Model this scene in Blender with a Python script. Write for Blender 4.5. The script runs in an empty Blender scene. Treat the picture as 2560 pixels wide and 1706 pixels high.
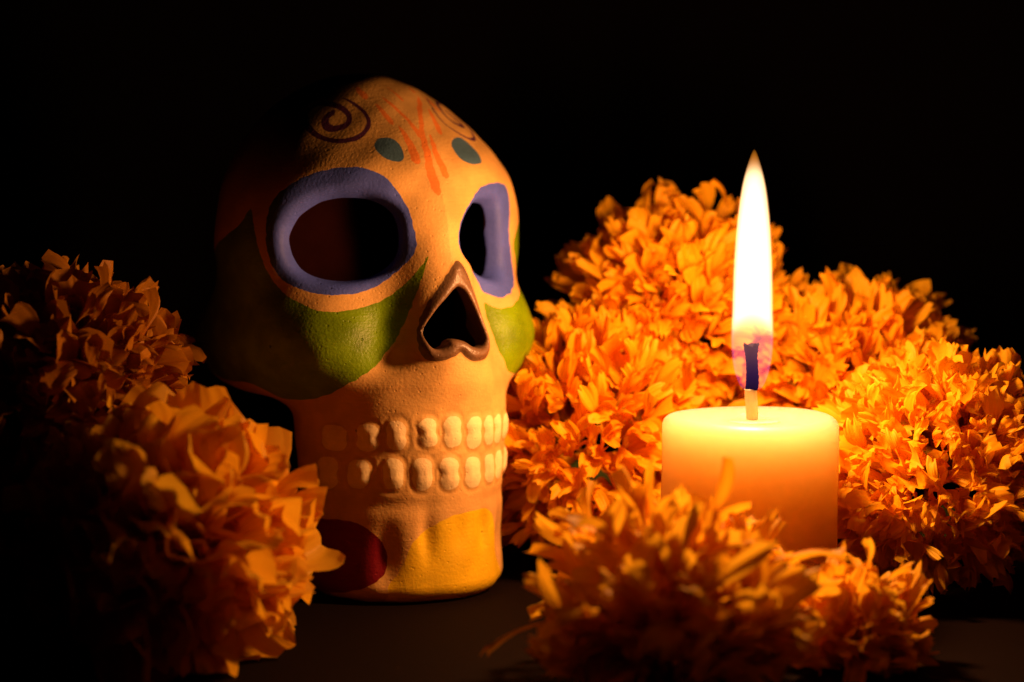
import bpy, math, random
import numpy as np
from mathutils import Vector, Matrix

S = bpy.context.scene
COL = S.collection
CM = .01                                   # everything below is written in centimetres

# ------------------------------------------------------------------ camera, world, exposure
PITCH = math.radians(5.5)
cam_d = bpy.data.cameras.new('camera')
cam = bpy.data.objects.new('camera', cam_d)
COL.objects.link(cam)
cam.location = (0, -50 * CM, 11.4 * CM)
cam.rotation_euler = (math.radians(90) - PITCH, 0, 0)
cam_d.lens = 70
cam_d.sensor_width = 36
cam_d.clip_start = .01
cam_d.clip_end = 20
cam_d.dof.use_dof = True
cam_d.dof.focus_distance = 48.6 * CM
cam_d.dof.aperture_fstop = 8.0
S.camera = cam

W = bpy.data.worlds.new('World')
S.world = W
W.use_nodes = True
W.node_tree.nodes['Background'].inputs[0].default_value = (0, 0, 0, 1)
W.node_tree.nodes['Background'].inputs[1].default_value = 0

S.view_settings.view_transform = 'Standard'
S.view_settings.look = 'None'
S.view_settings.exposure = 0
S.view_settings.gamma = 1
cy = S.cycles
cy.use_denoising = True
cy.max_bounces = 8
cy.diffuse_bounces = 5
cy.glossy_bounces = 3
cy.transmission_bounces = 6
cy.transparent_max_bounces = 24
cy.sample_clamp_indirect = 2.0
cy.caustics_reflective = False
cy.caustics_refractive = False
cy.volume_max_steps = 256

FLAME_RGB = (1.0, .42, .14)                 # warm light of a candle
FLAME_W = .80                              # watts, all lamps of the flame together

# ------------------------------------------------------------------ helpers
def at(px, py, y):
    """point (cm) on the plane y = const seen at pixel (px, py) of the 2560 x 1706 photograph"""
    f = 70 / 36 * 2560
    u, v = (px - 1280) / f, (853 - py) / f
    d = Vector((u, math.cos(PITCH) + v * math.sin(PITCH), -math.sin(PITCH) + v * math.cos(PITCH)))
    t = (y + 50) / d.y
    return Vector((0, -50, 11.4)) + d * t

def mesh(name, V, F, smooth=True):
    """V: n x 3 in cm; F: n x 3 or n x 4 array, or a list of index lists"""
    me = bpy.data.meshes.new(name)
    V = np.asarray(V, np.float32) * CM
    if isinstance(F, np.ndarray):
        k = F.shape[1]
        me.vertices.add(len(V)); me.vertices.foreach_set('co', V.ravel())
        me.loops.add(F.size); me.loops.foreach_set('vertex_index', F.astype(np.int32).ravel())
        me.polygons.add(len(F)); me.polygons.foreach_set('loop_start', np.arange(0, F.size, k, dtype=np.int32))
        me.update(calc_edges=True)
    else:
        me.from_pydata([tuple(map(float, v)) for v in V], [], F); me.update()
    me.polygons.foreach_set('use_smooth', np.full(len(me.polygons), smooth))
    me.update()
    return me

def link(name, data, mat=None, parent=None, loc=None):
    o = bpy.data.objects.new(name, data)
    COL.objects.link(o)
    if mat and data is not None and not data.materials:
        data.materials.append(mat)
    if parent: o.parent = parent
    if loc is not None: o.location = Vector(loc) * CM
    return o

def tag(o, label, cat, group=None):
    o['label'] = label; o['category'] = cat
    if group: o['group'] = group
    return o

def lathe(prof, n=64, cap=True):
    """prof: list of (r, z)"""
    V, F = [], []
    for r, z in prof:
        for i in range(n):
            a = 2 * math.pi * i / n
            V.append((r * math.cos(a), r * math.sin(a), z))
    for j in range(len(prof) - 1):
        for i in range(n):
            k = (i + 1) % n
            F.append([j * n + i, j * n + k, (j + 1) * n + k, (j + 1) * n + i])
    if cap:
        F.append(list(range(n))[::-1]); F.append([(len(prof) - 1) * n + i for i in range(n)])
    return V, F

class NT:
    """small shader builder"""
    def __init__(s, name):
        s.m = bpy.data.materials.new(name); s.m.use_nodes = True
        s.t = s.m.node_tree; s.t.nodes.clear()
        s.out = s.n('ShaderNodeOutputMaterial')
    def n(s, typ, **kw):
        nd = s.t.nodes.new(typ)
        for k, v in kw.items(): setattr(nd, k, v)
        return nd
    def set(s, sock, v):
        if hasattr(v, 'is_output') or isinstance(v, bpy.types.NodeSocket): s.t.links.new(v, sock)
        elif isinstance(v, tuple) and len(v) == 3 and sock.type == 'RGBA': sock.default_value = v + (1,)
        else: sock.default_value = v
    def math(s, op, a, b=None, c=None, clamp=False):
        nd = s.n('ShaderNodeMath', operation=op, use_clamp=clamp)
        for i, v in enumerate((a, b, c)):
            if v is not None: s.set(nd.inputs[i], v)
        return nd.outputs[0]
    def sstep(s, a, b, x):
        nd = s.n('ShaderNodeMapRange', interpolation_type='SMOOTHSTEP')
        for i, v in enumerate((x, a, b, 0., 1.)): s.set(nd.inputs[i], v)
        return nd.outputs[0]
    def noise(s, scale, detail=3., vec=None, rough=.5):
        nd = s.n('ShaderNodeTexNoise'); nd.inputs['Scale'].default_value = scale
        nd.inputs['Detail'].default_value = detail; nd.inputs['Roughness'].default_value = rough
        if vec is not None: s.t.links.new(vec, nd.inputs['Vector'])
        return nd.outputs['Fac']
    def coord(s, which='Object'):
        return s.n('ShaderNodeTexCoord').outputs[which]
    def mix(s, f, a, b):
        nd = s.n('ShaderNodeMix', data_type='RGBA')
        s.set(nd.inputs[0], f); s.set(nd.inputs[6], a); s.set(nd.inputs[7], b)
        return nd.outputs[2]
    def bsdf(s, **kw):
        nd = s.n('ShaderNodeBsdfPrincipled')
        for k, v in kw.items(): s.set(nd.inputs[k.replace('_', ' ')], v)
        return nd
    def bump(s, h, strength, dist):
        nd = s.n('ShaderNodeBump'); nd.inputs['Strength'].default_value = strength; nd.inputs['Distance'].default_value = dist
        s.t.links.new(h, nd.inputs['Height']); return nd.outputs[0]
    def surf(s, sh): s.t.links.new(sh, s.out.inputs['Surface']); return s.m
    def vol(s, sh): s.t.links.new(sh, s.out.inputs['Volume']); return s.m

def paint(name, rgb, rough=.6, var=.12, grain=.3, spec=.3):
    """hand-laid paint over fired clay: small tone changes, brush drag, pores"""
    t = NT(name); c = t.coord()
    n1 = t.noise(120, 4, c); n2 = t.noise(1400, 3, c)
    mp = t.n('ShaderNodeMapping'); mp.inputs['Scale'].default_value = (260, 260, 2200); mp.inputs['Rotation'].default_value = (.5, .3, 0)
    t.t.links.new(c, mp.inputs[0]); n3 = t.noise(1., 2, mp.outputs[0])
    vo = t.n('ShaderNodeTexVoronoi'); vo.inputs['Scale'].default_value = 420; t.t.links.new(c, vo.inputs['Vector'])
    pore = t.sstep(.06, .16, vo.outputs['Distance'])
    lo = tuple(v * (1 - var) for v in rgb); hi = tuple(min(1, v * (1 + var)) for v in rgb)
    col = t.mix(t.sstep(.3, .7, n1), lo, hi)
    h = t.math('ADD', t.math('MULTIPLY', n2, .6), t.math('ADD', t.math('MULTIPLY', n3, .22), t.math('MULTIPLY', pore, .55)))
    v2 = t.n('ShaderNodeTexVoronoi'); v2.inputs['Scale'].default_value = 150; t.t.links.new(c, v2.inputs['Vector'])
    pit = t.math('MULTIPLY', t.math('SUBTRACT', 1., t.sstep(.035, .075, v2.outputs['Distance'])), t.sstep(.5, .56, t.noise(70, 2, c)))
    col = t.mix(t.math('MULTIPLY', pit, .75), col, tuple(v * .18 for v in rgb))
    streak = t.sstep(.35, .75, t.noise(1., 3, mp.outputs[0]))
    col = t.mix(t.math('MULTIPLY', streak, .14), col, tuple(v * .55 for v in rgb))
    h = t.math('SUBTRACT', h, t.math('MULTIPLY', pit, 1.2))
    p = t.bsdf(Base_Color=col, Roughness=rough, Normal=t.bump(h, grain, .0006))
    p.inputs['Specular IOR Level'].default_value = spec
    return t.surf(p.outputs[0])

# ------------------------------------------------------------------ setting: dark table and dark backdrop
t = NT('dark_table'); c = t.coord()
fine = t.noise(900, 3, c)
speck = t.n('ShaderNodeTexVoronoi'); speck.inputs['Scale'].default_value = 160; t.t.links.new(c, speck.inputs['Vector'])
dust = t.math('MULTIPLY', t.math('SUBTRACT', 1., t.sstep(.03, .07, speck.outputs['Distance'])), t.sstep(.55, .62, t.noise(45, 2, c)))
p = t.bsdf(Base_Color=t.mix(dust, (.006, .0026, .0016), (.07, .04, .025)), Roughness=.85, Specular_IOR_Level=.05, Normal=t.bump(fine, .2, .0003))
M_TABLE = t.surf(p.outputs[0])
V = [(x, y, z) for z in (-3, 0) for x, y in ((-70, -60), (70, -60), (70, 45), (-70, 45))]
F = [[3, 2, 1, 0], [4, 5, 6, 7], [0, 1, 5, 4], [1, 2, 6, 5], [2, 3, 7, 6], [3, 0, 4, 7]]
o = link('table', mesh('table', V, F, False), M_TABLE); o['kind'] = 'structure'; o['label'] = 'matte black table top under the skull, candle and flowers'
t = NT('dark_backdrop')
p = t.bsdf(Base_Color=(.007, .005, .005), Roughness=1., Specular_IOR_Level=0.)
M_BACK = t.surf(p.outputs[0])
V, F = [], []
for i in range(81):
    x = -70 + 140 * i / 80
    w = .5 * math.sin(x * .23) + .3 * math.sin(x * .51 + 1)
    for y, z in ((30 + w, .02), (30 + w, 70), (30.6 + w, 70), (30.6 + w, .02)): V.append((x, y, z))
for i in range(80):
    for k in range(4): F.append([i * 4 + k, i * 4 + (k + 1) % 4, i * 4 + 4 + (k + 1) % 4, i * 4 + 4 + k][::-1])
o = link('backdrop', mesh('backdrop', V, F), M_BACK); o['kind'] = 'structure'; o['label'] = 'black cloth backdrop behind the flowers'

# ------------------------------------------------------------------ candle
CY = -2.7
c0 = at(1875, 1040, CY)
R_C = 220 / (70 / 36 * 2560) * (CY + 50) * 1.01
H_C = c0.z
candle = link('candle', None, loc=(c0.x, CY, 0))
tag(candle, 'short cream pillar candle burning with one tall white flame among the marigolds', 'candle')

t = NT('candle_wax'); c = t.coord()
p = t.bsdf(Base_Color=t.mix(t.noise(60, 3, c), (.51, .34, .25), (.55, .37, .28)), Roughness=.42, Normal=t.bump(t.noise(90, 2, c), .06, .002))
p.inputs['Subsurface Weight'].default_value = 1
p.inputs['Subsurface Radius'].default_value = (1, .86, .5)
p.inputs['Subsurface Scale'].default_value = .07
M_WAX = t.surf(p.outputs[0])
prof = [(.0, .0), (R_C - .12, .0), (R_C - .03, .05), (R_C, .15)]
prof += [(R_C, H_C * k / 12) for k in range(1, 11)]
for k in range(9):
    a = math.pi / 2 * k / 8
    prof.append((R_C - .26 + .26 * math.cos(a), H_C - .26 + .26 * math.sin(a)))
for r in (1.75, 1.6, 1.4, 1.2, 1.0, .8, .62, .48, .38, .30, .24, .2, .17, .0):
    dish = -.10 * (1 - (r / 1.9) ** 2) + .16 * math.exp(-((r - .16) / .16) ** 2) * (r > .1)
    prof.append((r, H_C + dish))
V, F = lathe(prof, 128, False)
V = [(x + .012 * math.sin(z * 1.9) + .008 * math.sin(3 * math.atan2(y, x) + z), y + .01 * math.sin(z * 2.3 + 1), z + (.02 * math.sin(2 * math.atan2(y, x) + .6) if z > H_C - .4 else 0)) for x, y, z in V]
link('wax_body', mesh('wax_body', V, F), M_WAX, candle)

# wick: waxed cotton foot, charred upper end
WX, WY = 0.0, -.25
fl_base = at(1875, 973, CY + WY).z
wick_top = at(1875, 862, CY + WY).z
def wick_mesh(z0, z1, r, rough, fray, seed):
    rnd = random.Random(seed); n, m = 20, 26
    V, F = [], []
    for j in range(m + 1):
        k = j / m; z = z0 + (z1 - z0) * k
        rr = r * (1 + (.28 * max(0, (k - .8) / .2) if fray else 0))
        for i in range(n):
            a = 2 * math.pi * i / n
            tw = .10 * math.sin(6 * a / 2 * 2 + k * 9)
            q = rr * (1 + tw * rough + rnd.uniform(-rough, rough) * .6)
            V.append((WX + .02 * math.sin(k * 5) + q * math.cos(a), WY + q * math.sin(a) * .75, z + (rnd.uniform(-.07, .06) if fray and j == m else 0)))
    for j in range(m):
        for i in range(n):
            k = (i + 1) % n
            F.append([j * n + i, j * n + k, (j + 1) * n + k, (j + 1) * n + i])
    top = len(V); V.append((WX, WY, z1 - .06))
    for i in range(n): F.append([m * n + i, m * n + (i + 1) % n, top])
    return mesh('wick', V, F)
t = NT('charred_wick'); p = t.bsdf(Base_Color=(.0012, .0012, .0014), Roughness=1., Specular_IOR_Level=0., Normal=t.bump(t.noise(1800, 4, t.coord()), .8, .0006))
M_CHAR = t.surf(p.outputs[0])
t = NT('waxed_wick'); p = t.bsdf(Base_Color=(.9, .72, .4), Roughness=.3, Normal=t.bump(t.noise(1200, 2, t.coord()), .3, .0004))
p.inputs['Subsurface Weight'].default_value = .8; p.inputs['Subsurface Radius'].default_value = (1, .6, .25); p.inputs['Subsurface Scale'].default_value = .004
M_WWICK = t.surf(p.outputs[0])
wick = link('wick', wick_mesh(fl_base - .02, wick_top, .145, .22, True, 3), M_CHAR, candle)
wick['label'] = 'charred upper end of the wick'
link('wick_foot', wick_mesh(H_C - .16, fl_base, .148, .06, False, 4), M_WWICK, candle)
t = NT('melted_wax'); p = t.bsdf(Base_Color=(.95, .8, .45), Roughness=.06)
p.inputs['Subsurface Weight'].default_value = .9; p.inputs['Subsurface Radius'].default_value = (1, .6, .25); p.inputs['Subsurface Scale'].default_value = .006
M_MELT = t.surf(p.outputs[0])
V, F = lathe([(.0, .0), (.5, .0), (.56, .02), (.54, .045), (.46, .055), (.0, .055)], 40, False)
V = [(x * 1.15, y * .75, z) for x, y, z in V]
link('melted_wax', mesh('melted_wax', V, F), M_MELT, candle, (WX + .02, WY - .12, H_C - .115))

# flame: glowing gas, brightest in the yellow zone, blue round the foot
K3 = (CY + WY + 50) / (70 / 36 * 2560) / 2.0357
ys = [1312, 1300, 1260, 1200, 1100, 1000, 900, 800, 700, 600, 500, 400, 300, 250, 200, 150, 120, 100, 88]
ws = [40, 58, 78, 96, 109, 111, 109, 107, 104, 99, 92, 82, 68, 58, 45, 29, 18, 9, 1]
FZ = [(1312 - y) * K3 for y in ys]; FR = [w * K3 for w in ws]; FH = FZ[-1]
t = NT('flame'); c = t.coord()
sx = t.n('ShaderNodeSeparateXYZ'); t.t.links.new(c, sx.inputs[0])
X, Y, Z = (t.math('MULTIPLY', sx.outputs[i], 100.) for i in range(3))
r = t.math('SQRT', t.math('ADD', t.math('MULTIPLY', X, X), t.math('MULTIPLY', Y, Y)))
fc = t.n('ShaderNodeFloatCurve'); cu = fc.mapping.curves[0]
while len(cu.points) > 2: cu.points.remove(cu.points[1])
cu.points[0].location = (0, FR[0] / .6); cu.points[1].location = (1, 0.002)
for z_, r_ in list(zip(FZ, FR))[1:-1]: cu.points.new(z_ / FH, r_ / .6)
fc.mapping.update()
t.t.links.new(t.math('DIVIDE', Z, FH), fc.inputs['Value'])
rho = t.math('DIVIDE', r, t.math('MULTIPLY', fc.outputs[0], .6))
zd = t.math('SUBTRACT', 1.82, t.math('MULTIPLY', t.math('MULTIPLY', rho, rho), .62))
lum = t.sstep(t.math('SUBTRACT', zd, .25), t.math('ADD', zd, .35), Z)
lum = t.math('POWER', lum, 1.6)
edge = t.sstep(1.0, .90, rho)
tip = t.sstep(FH + .05, FH - .75, Z)
inner = t.math('MULTIPLY', t.sstep(.99, .84, rho), t.sstep(FH - .1, FH - .7, Z))
fringe = t.math('MULTIPLY', t.math('MULTIPLY', lum, edge), t.math('MULTIPLY', t.math('SUBTRACT', 1., inner), 260.))
main = t.math('MULTIPLY', t.math('MULTIPLY', lum, inner), t.math('ADD', 150., t.math('MULTIPLY', tip, 450.)))
low = t.math('SUBTRACT', 1., t.sstep(1.1, 2.0, Z))
foot = t.sstep(.0, .35, Z)
q = t.math('DIVIDE', t.math('SUBTRACT', rho, .92), .05)
rim = t.math('MULTIPLY', t.math('MULTIPLY', t.math('EXPONENT', t.math('MULTIPLY', t.math('MULTIPLY', q, q), -1.)), low), 42.)
core = t.math('MULTIPLY', t.math('MULTIPLY', low, edge), 11.)
def em(col, st):
    e = t.n('ShaderNodeEmission'); e.inputs[0].default_value = col + (1,); t.t.links.new(st, e.inputs[1]); return e.outputs[0]
def addsh(a, b):
    s_ = t.n('ShaderNodeAddShader'); t.t.links.new(a, s_.inputs[0]); t.t.links.new(b, s_.inputs[1]); return s_.outputs[0]
warm = t.math('MULTIPLY', t.math('MULTIPLY', t.sstep(.2, 1.7, Z), t.math('SUBTRACT', 1., lum)), t.math('MULTIPLY', edge, 55.))
M_FLAME = t.vol(addsh(addsh(addsh(addsh(em((1., .30, .02), fringe), em((1., .36, .06), warm)), em((1., .64, .32), main)), em((.62, .22, 1.), rim)), em((.5, .12, 1.), core)))
M_FLAME.cycles.volume_step_rate = .12
V, F = lathe(list(zip(FR, FZ)), 48, True)
flame = link('flame', mesh('flame', V, F), M_FLAME, candle, (WX, WY, fl_base))
for k, (fz, w) in enumerate(((.42, .24), (.52, .28), (.62, .28), (.76, .20))):
    ld = bpy.data.lights.new('flame_light', 'POINT'); ld.color = FLAME_RGB; ld.energy = FLAME_W * w; ld.shadow_soft_size = .5 * CM * (1 if fz < .7 else .7)
    lo = bpy.data.objects.new('flame_light', ld); COL.objects.link(lo); lo.parent = candle
    lo.location = Vector((WX, WY, fl_base + FH * fz)) * CM

# ------------------------------------------------------------------ the clay skull
# The skull is one solid described by a signed distance (centimetres, skull frame: face towards -y).
def ell(x, y, z, c, r):
    a, b, g = (x - c[0]) / r[0], (y - c[1]) / r[1], (z - c[2]) / r[2]
    k0 = np.sqrt(a * a + b * b + g * g) + 1e-6
    k1 = np.sqrt((a / r[0]) ** 2 + (b / r[1]) ** 2 + (g / r[2]) ** 2) + 1e-6
    return k0 * (k0 - 1) / k1

def smin(a, b, k):
    h = np.maximum(k - np.abs(a - b), 0) / k
    return np.minimum(a, b) - h * h * k * .25

def smax(a, b, k):
    return -smin(-a, -b, k)

def capsule(x, y, z, a, b, ra, rb):
    ba = [b[i] - a[i] for i in range(3)]
    L2 = sum(v * v for v in ba)
    t = np.clip(((x - a[0]) * ba[0] + (y - a[1]) * ba[1] + (z - a[2]) * ba[2]) / L2, 0, 1)
    return np.sqrt((x - a[0] - ba[0] * t) ** 2 + (y - a[1] - ba[1] * t) ** 2 + (z - a[2] - ba[2] * t) ** 2) - (ra + (rb - ra) * t)

def gauss(x, y, z, c, r):
    return np.exp(-(((x - c[0]) / r[0]) ** 2 + ((y - c[1]) / r[1]) ** 2 + ((z - c[2]) / r[2]) ** 2))

def base_sdf(x, y, z):
    ax = np.abs(x)
    d = ell(x, y, z, (0, .0, 9.0), (4.2, 3.85, 4.48))
    d = smax(d, .475 * ax - .88 * y - 3.28 - .03 * (z - 9) - .025 * (z - 9) ** 2, .7)   # flat planes the eyes sit in
    d = smax(d, .37 * np.sqrt(ax * ax + .9) - .59 * y + .72 * (z - 9) - 3.76, .8)   # planes of the forehead
    q = np.hypot(x + .1, y + 1.6) - (2.69 + .05 * np.cos((z - 4.6) * 1.1))     # muzzle and jaw
    e = np.abs(z - 3.0) - 3.0
    rr = .5
    jaw = np.minimum(np.maximum(q + rr, e + rr), 0) + np.hypot(np.maximum(q + rr, 0), np.maximum(e + rr, 0)) - rr
    d = smin(d, jaw, 1.1)
    d = smin(d, ell(ax, y, z, (2.38, -1.35, 6.5), (1.52, 1.75, 1.4)), .9)      # cheek
    d = smin(d, ell(ax, y, z, (3.3, .75, 6.45), (.92, 2.4, 1.3)), .9)          # arch
    d = smin(d, capsule(x, y, z, (0, -2.9, 9.1), (0, -3.42, 6.5), .6, 1.14), 1.0)  # nose
    d = d + .09 * gauss(ax, y, z, (1.15, -3.6, 7.9), (.55, 1.2, .9))            # hollow beside the nose
    d = d - .12 * gauss(ax, y, z, (1.9, -3.2, 10.95), (1.3, 1.6, .5))           # brow
    d = d + .14 * gauss(ax, y, z, (.85, -4.1, 1.75), (.2, .9, .6))              # dents of the chin
    d = d + .15 * gauss(ax, y, z, (1.75, -3.6, 1.25), (.26, .9, .8))
    d = d + .05 * gauss(ax, y, z, (0, -4.3, 1.7), (.2, .8, .5))
    d = d + .05 * gauss(ax, y, z, (1.7, -3.7, 2.55), (1.1, 1.0, .22))           # groove under the teeth
    d = d + .02 * np.sin(1.9 * x + .8 * z) * np.sin(1.7 * z - y) + .012 * np.sin(4.1 * x - 2.2 * z + 1) * np.sin(3.3 * y + 2.9 * z)
    return d


# outlines of the painted fields, in centimetres on the unrolled surface of the skull:
# cap map (angle round the head, angle up from its middle), jaw map (arc round the jaw, height), front map (x, height)
RING_NEAR = [(-2.929, 2.607), (-2.3, 2.59), (-1.757, 2.42), (-1.34, 2.047), (-1.047, 1.598), (-0.94, 1.132), (-0.863, 0.837), (-0.872, 0.518), (-1.01, 0.224), (-1.432, -0.228), (-1.941, -0.616), (-2.423, -0.764), (-2.994, -0.779), (-3.543, -0.722), (-4.056, -0.588), (-4.496, -0.363), (-4.755, -0.025), (-4.886, 0.412), (-4.897, 0.837), (-4.851, 1.255), (-4.737, 1.598), (-4.47, 1.938), (-4.048, 2.243), (-3.525, 2.463)]
HOLE_NEAR = [(-2.919, 1.962), (-2.404, 1.974), (-1.931, 1.856), (-1.588, 1.656), (-1.398, 1.393), (-1.323, 0.998), (-1.333, 0.546), (-1.456, 0.232), (-1.773, -0.096), (-2.266, -0.336), (-2.831, -0.425), (-3.36, -0.403), (-3.822, -0.283), (-4.193, -0.068), (-4.395, 0.254), (-4.468, 0.61), (-4.433, 0.919), (-4.299, 1.191), (-4.049, 1.502), (-3.7, 1.745), (-3.319, 1.894)]
RING_FAR = [(3.081, 2.156), (3.814, 2.018), (3.973, 1.716), (3.861, 1.262), (3.83, 0.784), (4.025, 0.16), (4.074, -0.448), (3.527, -0.807), (2.949, -0.985), (2.626, -1.054), (2.333, -1.023), (2.043, -0.911), (1.87, -0.614), (1.25, -0.22), (0.478, 0.275), (0.349, 0.565), (0.442, 0.95), (0.726, 1.349), (1.314, 1.768), (1.848, 2.084), (2.398, 2.164)]
HOLE_FAR = [(2.516, 1.788), (3.004, 1.686), (3.159, 1.411), (3.231, 0.907), (3.384, 0.315), (3.359, -0.173), (3.113, -0.43), (2.718, -0.49), (2.226, -0.379), (1.532, -0.084), (0.699, 0.295), (0.598, 0.665), (0.765, 1.061), (1.195, 1.43), (1.685, 1.702), (2.072, 1.792)]
GREEN_NEAR = [(-5.16, 1.267), (-5.029, 0.817), (-4.898, 0.317), (-4.729, -0.115), (-4.465, -0.514), (-4.048, -0.804), (-3.518, -1.02), (-3.052, -1.118), (-2.599, -1.141), (-2.039, -1.114), (-1.518, -0.892), (-1.047, -0.439), (-0.757, -0.025), (-0.578, 0.271), (-0.681, -0.119), (-0.862, -0.696), (-1.104, -1.288), (-1.448, -1.835), (-1.44, -1.85), (-1.842, -2.199), (-2.265, -2.364), (-2.674, -2.514), (-3.134, -2.75), (-3.744, -2.961), (-4.314, -3.074), (-4.892, -3.076), (-5.249, -2.791), (-5.652, -2.651), (-6.546, -2.685), (-7.282, -2.537), (-7.967, -2.268), (-8.196, -1.957), (-8.345, -1.659), (-8.33, -1.328), (-8.154, -0.823), (-7.395, 0.124), (-5.717, 0.874), (-5.274, 1.305)]
GREEN_FAR = [(1.948, -1.25), (2.141, -1.275), (2.365, -1.307), (2.711, -1.223), (3.189, -1.063), (3.629, -0.907), (4.55, -0.586), (4.34, -0.081), (4.105, 0.502), (5.274, 1.305), (5.717, 0.874), (7.395, 0.124), (8.154, -0.823), (8.33, -1.328), (8.345, -1.659), (8.196, -1.957), (7.967, -2.268), (7.282, -2.537), (6.546, -2.685), (2.739, -2.612), (2.093, -2.287), (1.928, -1.974), (1.903, -1.704)]
SPIRAL = [(-3.432, 4.346), (-3.544, 4.162), (-3.475, 3.971), (-3.323, 3.856), (-3.117, 3.851), (-2.85, 3.965), (-2.669, 4.129), (-2.68, 4.331), (-2.874, 4.485), (-3.208, 4.59), (-3.613, 4.614), (-4.046, 4.554), (-4.315, 4.418), (-4.385, 4.22), (-4.293, 4.007), (-4.05, 3.786), (-3.768, 3.611), (-3.454, 3.494), (-3.155, 3.429), (-2.858, 3.432), (-2.546, 3.496), (-2.262, 3.637), (-2.021, 3.852), (-1.854, 4.127), (-1.879, 4.36), (-2.098, 4.597), (-2.547, 4.801), (-3.035, 4.899), (-3.525, 4.928)]
DOT_NEAR = [(-1.219, 3.703), (-1.003, 3.632), (-0.855, 3.458), (-0.799, 3.209), (-0.815, 3.011), (-0.912, 2.857), (-1.077, 2.844), (-1.311, 2.904), (-1.512, 3.058), (-1.64, 3.271), (-1.644, 3.493), (-1.488, 3.671)]
DOT_FAR = [(2.146, 3.695), (2.493, 3.576), (2.552, 3.319), (2.431, 3.003), (2.166, 2.787), (1.861, 2.708), (1.463, 2.733), (1.186, 2.86), (1.132, 3.105), (1.243, 3.382), (1.545, 3.587)]
RED = [(-4.57, 1.963), (-3.659, 2.099), (-3.066, 2.132), (-2.599, 2.027), (-2.251, 1.788), (-2.055, 1.479), (-1.984, 1.163), (-2.034, 0.856), (-2.244, 0.627), (-2.591, 0.443), (-3.115, 0.301), (-3.756, 0.184), (-4.812, 0.024), (-5.346, 0.258), (-5.605, 0.753), (-5.681, 1.357)]
STROKES = [[(-3.012, 5.449), (-2.485, 5.276), (-1.992, 5.153)], [(0.497, 5.723), (0.602, 5.463), (0.67, 5.153)], [(-1.426, 4.933), (-1.105, 4.614), (-0.849, 4.229)], [(-0.843, 5.207), (-0.364, 4.856), (-0.05, 4.467), (0.041, 4.011), (0.042, 3.722)], [(2.989, 5.129), (1.357, 4.758), (0.509, 4.175), (0.098, 3.575), (-0.112, 2.884), (-0.165, 2.356), (-0.114, 1.904)], [(-0.615, 4.111), (-0.516, 3.67), (-0.477, 3.262), (-0.492, 2.836)], [(2.326, 4.735), (1.794, 4.389), (1.203, 3.891)], [(3.779, 4.972), (3.323, 4.756), (3.084, 4.54)], [(0.59, 3.821), (0.27, 3.174), (0.23, 2.735), (0.243, 2.355)], [(3.878, 5.392), (3.199, 5.244)], [(-4.581, 5.0), (-4.589, 5.188), (-4.85, 5.391)]]
STROKE_W = [0.091, 0.103, 0.097, 0.08, 0.093, 0.103, 0.091, 0.071, 0.088, 0.052, 0.034]
NOSE = [(0.173, 8.613), (0.4, 8.42), (0.62, 8.06), (0.78, 7.7), (0.9, 7.32), (0.96, 6.97), (0.97, 6.62), (0.9, 6.35), (0.72, 6.2), (0.5, 6.14), (0.346, 6.128), (0.132, 6.158), (-0.059, 6.273), (-0.197, 6.394), (-0.335, 6.298), (-0.558, 6.216), (-0.78, 6.174), (-0.963, 6.211), (-1.056, 6.329), (-1.089, 6.525), (-1.055, 6.743), (-0.974, 6.988), (-0.866, 7.261), (-0.732, 7.537), (-0.568, 7.789), (-0.366, 8.065), (-0.163, 8.339), (0.0, 8.537)]
NOSE_HOLE = [(0.07, 7.991), (0.29, 7.86), (0.5, 7.52), (0.66, 7.22), (0.75, 6.92), (0.77, 6.66), (0.68, 6.5), (0.55, 6.44), (0.42, 6.435), (0.172, 6.499), (-0.031, 6.624), (-0.248, 6.684), (-0.408, 6.652), (-0.495, 6.53), (-0.663, 6.445), (-0.809, 6.483), (-0.908, 6.619), (-0.926, 6.798), (-0.86, 6.993), (-0.72, 7.217), (-0.51, 7.49), (-0.268, 7.737), (-0.09, 7.909)]
YELLOW = [(1.0, 2.262), (0.471, 2.279), (-0.005, 2.252), (-0.433, 2.166), (-0.758, 2.003), (-1.14, 1.767), (-1.36, 1.538), (-1.503, 1.19), (-1.718, 0.802), (-1.93, 0.525), (-1.937, 0.238), (-1.9, -0.1), (2.2, -0.1), (2.2, 0.53), (1.98, 0.85), (1.8, 1.25), (1.62, 1.55), (1.35, 2.04), (1.12, 2.23)]
TEETH_UP = [(-3.362, 4.213, 0.406, 0.323, -0.02, 0.09), (-2.42, 4.269, 0.306, 0.339, 0.01, 0.18), (-1.705, 4.344, 0.258, 0.364, -0.02, 0.16), (-0.929, 4.389, 0.243, 0.365, -0.07, 0.23), (-0.262, 4.376, 0.272, 0.401, -0.05, 0.14), (0.438, 4.3, 0.285, 0.412, 0.03, 0.21), (1.03, 4.282, 0.24, 0.385, -0.09, 0.2), (1.531, 4.28, 0.226, 0.381, -0.08, 0.27), (3.112, 4.213, 0.406, 0.323, 0.02, 0.09), (2.17, 4.269, 0.306, 0.339, -0.01, 0.18)]
TEETH_LOW = [(-3.604, 3.302, 0.379, 0.41, 0.08, 0.2), (-2.669, 3.339, 0.312, 0.367, 0.08, 0.1), (-1.792, 3.363, 0.267, 0.39, 0.0, 0.1), (-1.064, 3.356, 0.27, 0.415, -0.02, 0.1), (-0.331, 3.324, 0.293, 0.414, -0.09, 0.22), (0.418, 3.29, 0.295, 0.405, -0.07, 0.11), (1.116, 3.307, 0.261, 0.371, -0.07, 0.16), (1.675, 3.328, 0.249, 0.383, -0.01, 0.13), (3.354, 3.302, 0.379, 0.41, -0.08, 0.2), (2.419, 3.339, 0.312, 0.367, -0.08, 0.1)]

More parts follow.
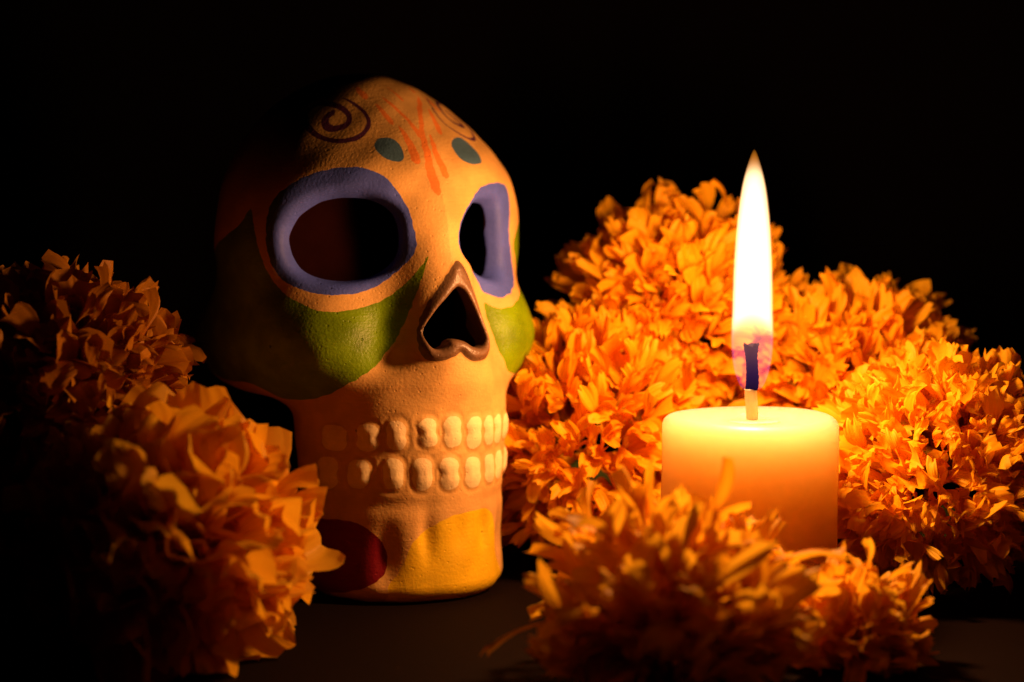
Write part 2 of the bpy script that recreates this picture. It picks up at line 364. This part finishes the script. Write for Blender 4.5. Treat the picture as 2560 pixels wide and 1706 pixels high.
LAT = {'ring': .15, 'fore': .6, 'cheek': -.3}
def map_cap(x, y, z, lat0):
    return np.arctan2(x, -y) * 4 * math.cos(lat0), np.arctan2(z - 8.5, np.hypot(x, y)) * 4
def map_jaw(x, y, z):
    return np.arctan2(x, -(y + 1.6)) * 2.74, z

def smooth_poly(P, n=5, closed=True):
    P = np.asarray(P, float); m = len(P); out = []
    for i in range(m if closed else m - 1):
        if closed: a, b, c, d = P[i - 1], P[i], P[(i + 1) % m], P[(i + 2) % m]
        else: a, b, c, d = P[max(i - 1, 0)], P[i], P[i + 1], P[min(i + 2, m - 1)]
        for k in range(n):
            s = k / n
            out.append(.5 * (2 * b + (c - a) * s + (2 * a - 5 * b + 4 * c - d) * s * s + (3 * b - a - 3 * c + d) * s ** 3))
    if not closed: out.append(P[-1])
    return np.array(out)

def near_box(u, v, P, pad):
    return (u > P[:, 0].min() - pad) & (u < P[:, 0].max() + pad) & (v > P[:, 1].min() - pad) & (v < P[:, 1].max() + pad)

def poly_sd(u, v, P, pad=.45):
    """signed distance to a closed outline, negative inside; a constant far away"""
    res = np.full(u.shape, pad)
    m = near_box(u, v, P, pad)
    a, b = u[m], v[m]
    d2 = np.full(a.shape, 1e9); ins = np.zeros(a.shape, bool)
    for i in range(len(P)):
        (x0, y0), (x1, y1) = P[i - 1], P[i]
        ex, ey = x1 - x0, y1 - y0
        tt = np.clip(((a - x0) * ex + (b - y0) * ey) / (ex * ex + ey * ey + 1e-12), 0, 1)
        d2 = np.minimum(d2, (a - x0 - ex * tt) ** 2 + (b - y0 - ey * tt) ** 2)
        if y0 != y1:
            ins ^= ((y0 > b) != (y1 > b)) & (a < ex * (b - y0) / (y1 - y0) + x0)
    res[m] = np.minimum(np.sqrt(d2), pad) * np.where(ins, -1, 1)
    return res

def stroke_sd(u, v, P, wid, pad=.3):
    """signed distance to a brush stroke with a half-width at each of its points"""
    res = np.full(u.shape, pad)
    m = near_box(u, v, P, pad)
    a, b = u[m], v[m]; d = np.full(a.shape, pad)
    for i in range(len(P) - 1):
        (x0, y0), (x1, y1) = P[i], P[i + 1]
        ex, ey = x1 - x0, y1 - y0
        tt = np.clip(((a - x0) * ex + (b - y0) * ey) / (ex * ex + ey * ey + 1e-12), 0, 1)
        d = np.minimum(d, np.hypot(a - x0 - ex * tt, b - y0 - ey * tt) - (wid[i] + (wid[i + 1] - wid[i]) * tt))
    res[m] = d
    return res

RINGS = [smooth_poly(RING_NEAR), smooth_poly(RING_FAR)]
HOLES = [smooth_poly(HOLE_NEAR), smooth_poly(HOLE_FAR)]
NOSE_P, NHOLE_P = smooth_poly(NOSE, 4), smooth_poly(NOSE_HOLE, 4)
TEETH = TEETH_UP + TEETH_LOW
def wob(x, y, z, k=1.0):
    return k * (.010 * np.sin(9 * x + 7 * z) * np.sin(8 * y - 5 * z) + .006 * np.sin(23 * z + 11 * x) + .004 * np.sin(41 * x - 37 * z))

def tooth_shape(u, v, T):
    cu_, cv_, hu, hv, tilt, waist = T
    a, b = u - cu_, v - cv_
    a = a - tilt * b
    w = hu * (1 - waist * np.exp(-(b / (.32 * hv)) ** 2))
    k = (np.abs(a / w) ** 2.5 + np.abs(b / hv) ** 2.7) ** (1 / 2.6)
    return (k - 1) * min(hu, hv)

def outer_sdf(x, y, z):
    """outside of the skull with its teeth and raised rims"""
    d = base_sdf(x, y, z)
    m = (z > 2.7) & (z < 5.0) & (y < 1.0) & (np.abs(d) < 1)
    if m.any():
        u, v = map_jaw(x[m], y[m], z[m]); add = np.zeros(u.shape); crease = np.zeros(u.shape)
        for T in TEETH:
            f = tooth_shape(u, v, T)
            crease = np.maximum(crease, np.exp(-((f - .07) / .06) ** 2))
            add = np.maximum(add, np.clip(-f / .3 + .3, 0, 1))
        d[m] -= .085 * (add * add * (3 - 2 * add)) - .014 * crease
    m = (z > 5.6) & (z < 9.2) & (y < -2.2) & (np.abs(x) < 1.7) & (np.abs(d) < 1)
    if m.any():
        f = poly_sd(x[m], z[m], NOSE_P)
        k = np.clip(-f / .22 + .25, 0, 1); d[m] -= .09 * k * k * (3 - 2 * k)
    return d

WALL = .5
def skull_sdf(x, y, z, full=False):
    d = outer_sdf(x, y, z)
    s = smax(d, -(d + WALL), .04)
    m = (z > 7.3) & (z < 11.4) & (y < 2.2) & (np.abs(d) < 1.1)
    if m.any():
        u, v = map_cap(x[m], y[m], z[m], LAT['ring'])
        rr = np.sqrt(x[m] ** 2 + y[m] ** 2 + (z[m] - 8.5) ** 2) / 4
        q = s[m]
        for P, k in zip(HOLES, (.2, .2)):
            q = smax(q, -(poly_sd(u, v, P) - .09) * rr, k)
        s[m] = q
    m = (z > 5.7) & (z < 9) & (y < -1.6) & (np.abs(x) < 1.7) & (np.abs(d) < 1.1)
    if m.any():
        s[m] = smax(s[m], -(poly_sd(x[m], z[m], NHOLE_P) + .02), .18)
    return (s, d) if full else s

def surface_nets(D, org, h):
    n = D.shape; neg = D < 0
    st = [(i, j, k) for i in (0, 1) for j in (0, 1) for k in (0, 1)]
    cnt = np.zeros((n[0] - 1, n[1] - 1, n[2] - 1), np.int8)
    for i, j, k in st: cnt += neg[i:n[0] - 1 + i, j:n[1] - 1 + j, k:n[2] - 1 + k]
    act = (cnt > 0) & (cnt < 8)
    I = np.argwhere(act); idx = np.full(act.shape, -1, np.int32); idx[act] = np.arange(len(I), dtype=np.int32)
    val = {c: D[I[:, 0] + c[0], I[:, 1] + c[1], I[:, 2] + c[2]] for c in st}
    acc = np.zeros((len(I), 3)); num = np.zeros(len(I))
    for a in st:
        for ax in range(3):
            if a[ax]: continue
            b = list(a); b[ax] = 1; b = tuple(b)
            va, vb = val[a], val[b]; m = (va < 0) != (vb < 0)
            tt = va[m] / (va[m] - vb[m]); pt = np.tile(np.array(a, float), (m.sum(), 1)); pt[:, ax] = tt
            acc[m] += pt; num[m] += 1
    V = (I + acc / num[:, None]) * h + org
    Q = []
    for ax in range(3):
        b, c = [(1, 2), (2, 0), (0, 1)][ax]
        sl0 = [slice(1, -1)] * 3; sl1 = [slice(1, -1)] * 3
        sl0[ax] = slice(0, n[ax] - 1); sl1[ax] = slice(1, n[ax])
        A, B = neg[tuple(sl0)], neg[tuple(sl1)]
        for fl in (0, 1):
            E = np.argwhere((A & ~B) if fl == 0 else (~A & B))
            off = np.ones(3, int); off[ax] = 0; E = E + off
            eb = np.zeros(3, int); eb[b] = 1; ec = np.zeros(3, int); ec[c] = 1
            q = [idx[tuple(e.T)] for e in (E - eb - ec, E - ec, E, E - eb)]
            q = np.stack(q if fl == 0 else q[::-1], 1); Q.append(q)
    return V, np.concatenate(Q)

def build_skull(h=.052):
    lo = np.array([-5.0, -5.0, -.2]); hi = np.array([5.0, 4.6, 13.9])
    n = np.ceil((hi - lo) / h).astype(int) + 1
    xs, ys_, zs = (lo[i] + h * np.arange(n[i]) for i in range(3))
    D = np.empty(n, np.float32)
    for k0 in range(0, n[2], 24):
        k1 = min(n[2], k0 + 24)
        x, y, z = np.meshgrid(xs, ys_, zs[k0:k1], indexing='ij')
        D[:, :, k0:k1] = skull_sdf(x, y, z)
    V, Q = surface_nets(D, lo, h)
    def grad(P):
        e = .012; x, y, z = P.T.copy()
        return np.stack([skull_sdf(x + e, y, z) - skull_sdf(x - e, y, z), skull_sdf(x, y + e, z) - skull_sdf(x, y - e, z),
                         skull_sdf(x, y, z + e) - skull_sdf(x, y, z - e)], 1) / (2 * e)
    for _ in range(2):
        g = grad(V); x, y, z = V.T.copy()
        s = skull_sdf(x, y, z)
        V = V - np.clip(s, -.04, .04)[:, None] * g / np.maximum((g * g).sum(1), .3)[:, None]
    g = grad(V); N = g / (np.linalg.norm(g, axis=1, keepdims=True) + 1e-9)
    x, y, z = V.T.copy()
    dO = skull_sdf(x, y, z, True)[1]
    T = np.concatenate([Q[:, [0, 1, 2]], Q[:, [0, 2, 3]]])
    return V, N, dO, T

class Surf:
    """triangles that can be cut along the zero line of a field"""
    def __init__(s, V, N, dO, T): s.V, s.N, s.d, s.T = V, N, dO, T
    def cut(s, fn):
        """takes the triangles where fn < 0 off the surface and returns them"""
        f = fn(*s.V.T.copy(), s.d)
        f = np.where(np.abs(f) < 1e-5, 1e-5, f); neg = f < 0
        k = neg[s.T].sum(1)
        inn, out, mix = s.T[k == 3], s.T[k == 0], s.T[(k == 1) | (k == 2)]
        if len(mix):
            nm = neg[mix]; lone_neg = nm.sum(1) == 1
            lone = np.argmax(np.where(lone_neg[:, None], nm, ~nm), 1)
            r_ = np.arange(len(mix))
            a, b, c = mix[r_, lone], mix[r_, (lone + 1) % 3], mix[r_, (lone + 2) % 3]
            ed = np.sort(np.concatenate([np.stack([a, b], 1), np.stack([a, c], 1)]), 1)
            ue, inv = np.unique(ed, axis=0, return_inverse=True); inv = inv.ravel()
            w = (f[ue[:, 0]] / (f[ue[:, 0]] - f[ue[:, 1]]))[:, None]
            base = len(s.V)
            lerp = lambda A: A[ue[:, 0]] * (1 - w) + A[ue[:, 1]] * w
            s.V = np.concatenate([s.V, lerp(s.V)]); nn = lerp(s.N)
            s.N = np.concatenate([s.N, nn / (np.linalg.norm(nn, axis=1, keepdims=True) + 1e-9)])
            s.d = np.concatenate([s.d, lerp(s.d[:, None])[:, 0]])
            p_, q_ = base + inv[:len(mix)], base + inv[len(mix):]
            t1 = np.stack([a, p_, q_], 1); t2 = np.concatenate([np.stack([p_, b, c], 1), np.stack([p_, c, q_], 1)])
            l2 = np.concatenate([lone_neg, lone_neg])
            inn = np.concatenate([inn, t1[lone_neg], t2[~l2]]); out = np.concatenate([out, t1[~lone_neg], t2[l2]])
        s.T = out
        return inn
    def make(s, name, T, mat, parent):
        u, inv = np.unique(T, return_inverse=True)
        me = mesh(name, s.V[u], inv.reshape(-1, 3))
        me.normals_split_custom_set_from_vertices(s.N[u].tolist())
        return link(name, me, mat, parent)

SK_AT, SK_YAW = (-3.75, 3.0, 0), math.radians(35)
skull = link('skull', None, loc=SK_AT); skull.rotation_euler.z = SK_YAW
tag(skull, 'painted clay skull with blue eye rings, green cheeks and a purple spiral on its forehead', 'skull')

P_SKIN = paint('skull_paint', (.68, .40, .12))
P_BLUE = paint('blue_paint', (.072, .11, .56))
P_GREEN = paint('green_paint', (.15, .26, .0006), .4, .25, .5, .2)
P_BROWN = paint('bronze_paint', (.16, .085, .04), .42, .2, .4, .6)
P_TOOTH = paint('tooth_paint', (.97, .73, .38))
P_PURPLE = paint('purple_paint', (.10, .022, .085))
P_TEAL = paint('teal_paint', (.07, .15, .24))
P_ORANGE = paint('orange_paint', (.80, .23, .04))
P_RED = paint('red_paint', (.20, .006, .014), .4)
P_YELLOW = paint('yellow_paint', (.86, .56, .012), .5)
P_CLAY = paint('shaded_clay', (.016, .003, .002), .95, spec=.02)  # clay darkened almost to black: shade of the hollow is in the colour

SF = Surf(*build_skull())
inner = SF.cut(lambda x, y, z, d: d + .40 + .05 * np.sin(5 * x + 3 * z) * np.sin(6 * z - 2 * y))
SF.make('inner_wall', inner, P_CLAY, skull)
for T in TEETH:
    tr = SF.cut(lambda x, y, z, d, T=T: np.maximum(tooth_shape(*map_jaw(x, y, z), T) + wob(x, y, z), y - 1.2))
    if len(tr): SF.make('tooth', tr, P_TOOTH, skull)
tr = SF.cut(lambda x, y, z, d: np.maximum(poly_sd(x, z, NOSE_P) + wob(x, y, z, .8), y + 1.5))
SF.make('nose_rim', tr, P_BROWN, skull)
for P in RINGS:
    tr = SF.cut(lambda x, y, z, d, P=P: poly_sd(*map_cap(x, y, z, LAT['ring']), P) + wob(x, y, z, 1.3))
    SF.make('eye_ring', tr, P_BLUE, skull)
for P in (GREEN_NEAR, GREEN_FAR):
    P = smooth_poly(P)
    tr = SF.cut(lambda x, y, z, d, P=P: poly_sd(*map_cap(x, y, z, LAT['cheek']), P) + wob(x, y, z))
    SF.make('cheek', tr, P_GREEN, skull)
fore = lambda x, y, z: map_cap(x, y, z, LAT['fore'])
for k in (1, -1):
    P = smooth_poly(SPIRAL, 4, False) * (k, 1)
    m_ = len(P); wd = np.interp(np.arange(m_) / (m_ - 1), [0, .05, .25, .45, .75, .88, 1], [.11, .13, .105, .085, .085, .085, .012]) * (1 if k > 0 else .6)
    if k < 0: P = P + (.5, .0)
    tr = SF.cut(lambda x, y, z, d: stroke_sd(*fore(x, y, z), P, wd) + wob(x, y, z, .8))
    SF.make('forehead_spiral', tr, P_PURPLE, skull)
for P in (DOT_NEAR, DOT_FAR):
    P = smooth_poly(P)
    tr = SF.cut(lambda x, y, z, d, P=P: poly_sd(*fore(x, y, z), P) + wob(x, y, z, .8))
    SF.make('forehead_dot', tr, P_TEAL, skull)
for P, w in zip(STROKES, STROKE_W):
    P = smooth_poly(P, 4, False); m_ = len(P); q = np.arange(m_) / (m_ - 1)
    wd = w * 1.35 * np.interp(q, [0, .2, .75, .92, 1], [.35, .7, 1, .95, .55])
    tr = SF.cut(lambda x, y, z, d, P=P, wd=wd: stroke_sd(*fore(x, y, z), P, wd) + wob(x, y, z, 1.6))
    if len(tr): SF.make('brush_stroke', tr, P_ORANGE, skull)
P = smooth_poly(RED)
tr = SF.cut(lambda x, y, z, d: np.maximum(poly_sd(*map_jaw(x, y, z), P) + wob(x, y, z), d * 0 + z - 4))
SF.make('jaw_patch', tr, P_RED, skull)
P = smooth_poly(YELLOW)
tr = SF.cut(lambda x, y, z, d: np.maximum(poly_sd(*map_jaw(x, y, z), P) + wob(x, y, z), d * 0 + z - 4))
SF.make('chin_patch', tr, P_YELLOW, skull)
SF.make('skull_shell', SF.T, P_SKIN, skull)

# ------------------------------------------------------------------ marigolds
def petal_material(name, c1, c2, trans=.42):
    t = NT(name)
    oi = t.n('ShaderNodeObjectInfo').outputs['Random']
    uv = t.n('ShaderNodeAttribute', attribute_name='along').outputs['Fac']
    vein = t.n('ShaderNodeAttribute', attribute_name='across').outputs['Fac']
    st = t.math('MULTIPLY', t.math('ADD', t.math('SINE', t.math('MULTIPLY', vein, 21.)), 1.), .5)
    col = t.mix(oi, c1, c2)
    col = t.mix(t.math('MULTIPLY', st, .08), col, tuple(v * .6 for v in c1))
    col = t.mix(t.sstep(.45, .0, uv), col, (c1[0] * .8, c1[1] * .55, c1[2]))
    nrm = t.bump(t.math('ADD', st, t.math('MULTIPLY', t.noise(700, 2, t.coord()), .8)), .35, .0003)
    d = t.n('ShaderNodeBsdfPrincipled'); t.set(d.inputs['Base Color'], col); d.inputs['Roughness'].default_value = .55
    d.inputs['Specular IOR Level'].default_value = .25; t.t.links.new(nrm, d.inputs['Normal'])
    tr = t.n('ShaderNodeBsdfTranslucent'); t.set(tr.inputs[0], col); t.t.links.new(nrm, tr.inputs['Normal'])
    mx = t.n('ShaderNodeMixShader'); mx.inputs[0].default_value = trans
    t.t.links.new(d.outputs[0], mx.inputs[1]); t.t.links.new(tr.outputs[0], mx.inputs[2])
    return t.surf(mx.outputs[0])

M_PET = petal_material('orange_petal', (.93, .46, .006), (.95, .55, .012), .5)
M_PET5 = petal_material('pale_orange_petal', (.94, .50, .010), (.95, .60, .02), .5)
M_PET2 = petal_material('amber_petal', (.93, .49, .016), (.95, .59, .03), .52)
M_PET3 = petal_material('dull_petal', (.88, .46, .012), (.92, .58, .03), .5)
M_PET4 = petal_material('shaded_petal', (.50, .19, .006), (.60, .26, .01), .35)  # darker copy of the petal colour, dimness of the left heads painted in
t = NT('green_calyx'); p = t.bsdf(Base_Color=t.mix(t.noise(200, 3, t.coord()), (.05, .10, .02), (.10, .16, .03)), Roughness=.6)
M_GREEN = t.surf(p.outputs[0])

def petal_shape(rnd, wid, curl, ruf, notch, cup, jag=1.0, nu=8, nv=8):
    """a ray floret of length 1 along +y, blade facing +z: narrow claw, widening blade, toothed tip"""
    V, F, A, B = [], [], [], []
    ph = [rnd.uniform(0, 6.28) for _ in range(6)]
    k_n = rnd.choice([2, 3, 4, 5]); bend = rnd.uniform(-.12, .12); tw = rnd.uniform(-.5, .5)
    kw = curl * rnd.uniform(.1, 1.6); cp = cup * rnd.uniform(.3, 1.5) * rnd.choice([1, 1, 1, -.6])
    ft = rnd.uniform(.55, .8)
    teeth = [rnd.uniform(-1.2, .25) for _ in range(nu + 1)]
    for j in range(nv + 1):
        v = j / nv
        w = wid * (.16 + .84 * (math.sin(min(v / ft, 1) * math.pi / 2) ** 1.5)) * (1 - .22 * max(0, (v - ft) / (1 - ft)) ** 2)
        # bending of the blade (arc away from the axis)
        ang = -kw * max(0, v - .25) ** 1.5 / .65
        cy_, cz_ = 0., 0.
        m = 12
        for q in range(m):
            a = -kw * max(0, v * (q + .5) / m - .25) ** 1.5 / .65
            cy_ += math.cos(a) * v / m; cz_ += math.sin(a) * v / m
        for i in range(nu + 1):
            u = -1 + 2 * i / nu
            tipcut = -.6 * wid * (1 - math.sqrt(max(0, 1 - .92 * u * u))) * v ** 3 + notch * (v ** 5 * .4 * math.cos(k_n * math.pi * u + ph[0]) + v ** 14 * .55 * jag * teeth[i])
            x = w * u + bend * v * v
            z = cp * w * u * u + ruf * wid * v ** 1.5 * (math.sin(3.1 * u + ph[1] + 2 * v) * .6 + math.sin(5.6 * u + ph[2] - 3 * v) * .4)
            z += tw * w * u * v
            yy = cy_ + tipcut * math.cos(ang); zz = cz_ + tipcut * math.sin(ang)
            V.append((x, yy - z * math.sin(ang), zz + z * math.cos(ang))); A.append(v); B.append(u)
    n = nu + 1
    for j in range(nv):
        for i in range(nu): F.append([j * n + i, j * n + i + 1, (j + 1) * n + i + 1, (j + 1) * n + i])
    return np.array(V), np.array(F), A, B

def petal_attrs(me, A, B):
    for nm, d in (('along', A), ('across', B)):
        at_ = me.attributes.new(nm, 'FLOAT', 'POINT'); at_.data.foreach_set('value', np.asarray(d, np.float32))

CAM_CM = Vector((0, -50, 11.4))
FLOWER_GROUP = 'marigold heads round the skull and the candle'
def marigold(seed, C, axis, rad, rise, n, length, wid, label, mat=None, curl=.9, ruf=.35, notch=.12, cup=.35, cap=118, spread=.5, jit=.10, fill=150, stem=False, deep=.35, wild=.24, jag=1.0):
    rnd = random.Random(seed); mat = mat or M_PET
    C = Vector(C); ax = Vector(axis).normalized()
    side = ax.orthogonal().normalized(); oth = ax.cross(side)
    base = C - ax * rise * .75
    root = link('marigold', None, loc=base); tag(root, label, 'flower', FLOWER_GROUP)
    kinds = []
    for k in range(16):
        sh = petal_shape(rnd, wid / length * rnd.uniform(.7, 1.3), curl, ruf, notch, cup, jag=jag)
        me = mesh('petal', sh[0], sh[1]); me.materials.append(mat); petal_attrs(me, sh[2], sh[3])
        kinds.append((me, sh))
    def spots(m, scale, off):
        z_end = math.cos(math.radians(cap)); out = []
        for i in range(m):
            z = 1 - (1 - z_end) * (i + .5) / m
            a = i * 2.39996 + off
            th = math.acos(max(-1, min(1, z))) + rnd.gauss(0, .06); a += rnd.gauss(0, .08)
            d = side * (math.sin(th) * math.cos(a)) + oth * (math.sin(th) * math.sin(a))
            sc = scale * (1 + rnd.gauss(0, jit))
            tip = C + d * (rad * sc) + ax * (math.cos(th) * rise * sc)
            # petals rise from a seat low in the head
            seat = C - ax * rise * deep + d * rad * .12
            g = (tip - seat)
            L = min(length * rnd.uniform(.7, 1.3), g.length * .95); g.normalize()
            g = (g + Vector((rnd.gauss(0, wild), rnd.gauss(0, wild), rnd.gauss(0, wild)))).normalized()
            nrm = ax - g * ax.dot(g)
            if nrm.length < .25: nrm = nrm + side * rnd.uniform(-1, 1) + oth * rnd.uniform(-1, 1); nrm -= g * nrm.dot(g)
            nrm.normalize()
            nrm = Matrix.Rotation(rnd.gauss(0, spread) + (rnd.uniform(-3, 3) if th < .5 else 0), 3, g) @ nrm
            xx = g.cross(nrm)
            M = Matrix((xx, g, nrm)).transposed()
            org = tip - g * L
            out.append((M, org - base, L, rnd.randrange(16), rnd.uniform(.85, 1.15), tip))
        return out
    def mat4(M, org, L, sx):
        m4 = (M @ Matrix.Diagonal((L * sx, L, L))).to_4x4(); m4.translation = org * CM
        return m4
    outer = spots(n, 1.0, rnd.uniform(0, 6))
    # the petals that show largest stay single; the rest join the inner mass
    outer.sort(key=lambda s: (s[5] - C).normalized().dot((CAM_CM - C).normalized()), reverse=True)
    mass = outer[300:] + spots(fill, .74, 1.3)
    for M, org, L, k, sx, tip in outer[:300]:
        o = link('petal', kinds[k][0], None, root)
        o.matrix_local = mat4(M, org, L, sx)
    VV, FF, AA, BB = [], [], [], []; nv = 0
    for M, org, L, k, sx, tip in mass:
        v = kinds[k][1][0]; m3 = np.array(M @ Matrix.Diagonal((L * sx, L, L)))
        VV.append(v @ m3.T + np.array(org)); FF.append(kinds[k][1][1] + nv); nv += len(v)
        AA += kinds[k][1][2]; BB += kinds[k][1][3]
    me = mesh('petal_mass', np.concatenate(VV), np.concatenate(FF)); petal_attrs(me, AA, BB)
    o = link('petal_mass', me, mat, root); o['kind'] = 'stuff'
    # green cup under the head, and a stalk where the head is held above the table
    pr = [(.12, -.9), (.25, -.7), (.55, -.35), (.85, .1), (.95, .5), (.8, .55), (0, .3)]
    V_, F_ = lathe(pr, 20, False)
    rot = ax.to_track_quat('Z', 'Y').to_matrix()
    k = min(rad, rise) / 3.0
    V_ = [tuple(rot @ (Vector(v) * k)) for v in V_]
    link('calyx', mesh('calyx', V_, F_), M_GREEN, root)
    if stem:
        top = base - ax * .7 * k
        foot = Vector((top.x + (top.x - C.x) * .6, top.y + abs(top.y - C.y) * .6 + .4, .22))
        VS, FS = [], []
        for j in range(9):
            q = j / 8; m_ = top.lerp(foot, q) - Vector((0, 0, 1)) * 0 - ax * math.sin(q * math.pi) * .4 - base
            for i in range(10):
                a = 2 * math.pi * i / 10; VS.append((m_.x + .2 * math.cos(a), m_.y + .2 * math.sin(a), m_.z))
        for j in range(8):
            for i in range(10):
                i2 = (i + 1) % 10; FS.append([j * 10 + i, j * 10 + i2, (j + 1) * 10 + i2, (j + 1) * 10 + i])
        link('stem', mesh('stem', VS, FS), M_GREEN, root)
    return root

marigold(11, at(1695, 790, 6.4), (-.05, -.55, .8), 3.3, 3.2, 700, 1.25, .25, 'tall orange marigold head rising directly behind the candle flame', stem=True, curl=.9, jit=.11, ruf=.6, spread=1.0)
marigold(12, at(1480, 1085, 4.3), (-.1, -.6, .75), 3.4, 3.35, 760, 1.2, .24, 'round orange marigold head between the skull and the candle', curl=.9, jit=.1, ruf=.6, spread=1.0)
marigold(13, at(2120, 975, 5.2), (.1, -.4, .9), 3.4, 3.0, 640, 1.3, .26, 'orange marigold head behind the candle, sloping down to its right', stem=True, curl=.9, jit=.11, ruf=.6, spread=1.0)
marigold(14, at(2350, 1180, 0.6), (-.15, -.45, .9), 3.35, 3.05, 760, 1.0, .29, 'large crinkled orange marigold head to the right of the candle at the frame edge', M_PET5, curl=1.3, ruf=.85, notch=.16, spread=1.3, jit=.08)
marigold(15, at(1690, 1535, -8.4), (.0, -.1, 1), 2.9, 2.5, 260, 1.9, .27, 'blurred spiky marigold head standing in front of the candle', M_PET3, curl=.5, fill=130, jit=.17, cap=114, ruf=.6, spread=1.0)
marigold(16, at(2150, 1575, -6.6), (.15, -.2, 1), 1.5, 1.6, 120, 1.25, .26, 'small dim marigold head in front of the large crinkled one', M_PET3, curl=.8, fill=80, jit=.18, ruf=.6, spread=1.0)
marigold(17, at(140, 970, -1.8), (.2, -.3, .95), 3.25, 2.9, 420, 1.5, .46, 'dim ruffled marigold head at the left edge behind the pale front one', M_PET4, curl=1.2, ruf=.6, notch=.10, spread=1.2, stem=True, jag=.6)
marigold(18, at(425, 1330, -6.2), (.35, -.35, .85), 3.1, 3.0, 230, 2.0, .74, 'pale amber marigold head with broad petals beside the skull jaw', M_PET2, curl=.8, ruf=.45, notch=.05, cup=.45, spread=.9, cap=138, fill=120, jit=.10, jag=.8, wild=.18)
marigold(19, at(20, 1450, -4.6), (-.1, -.4, .9), 2.3, 2.2, 130, 1.6, .6, 'shadowed marigold head in the lower left corner beyond the pale amber one', M_PET4, curl=.9, ruf=.5, notch=.06, spread=.9, jag=.5, fill=80)
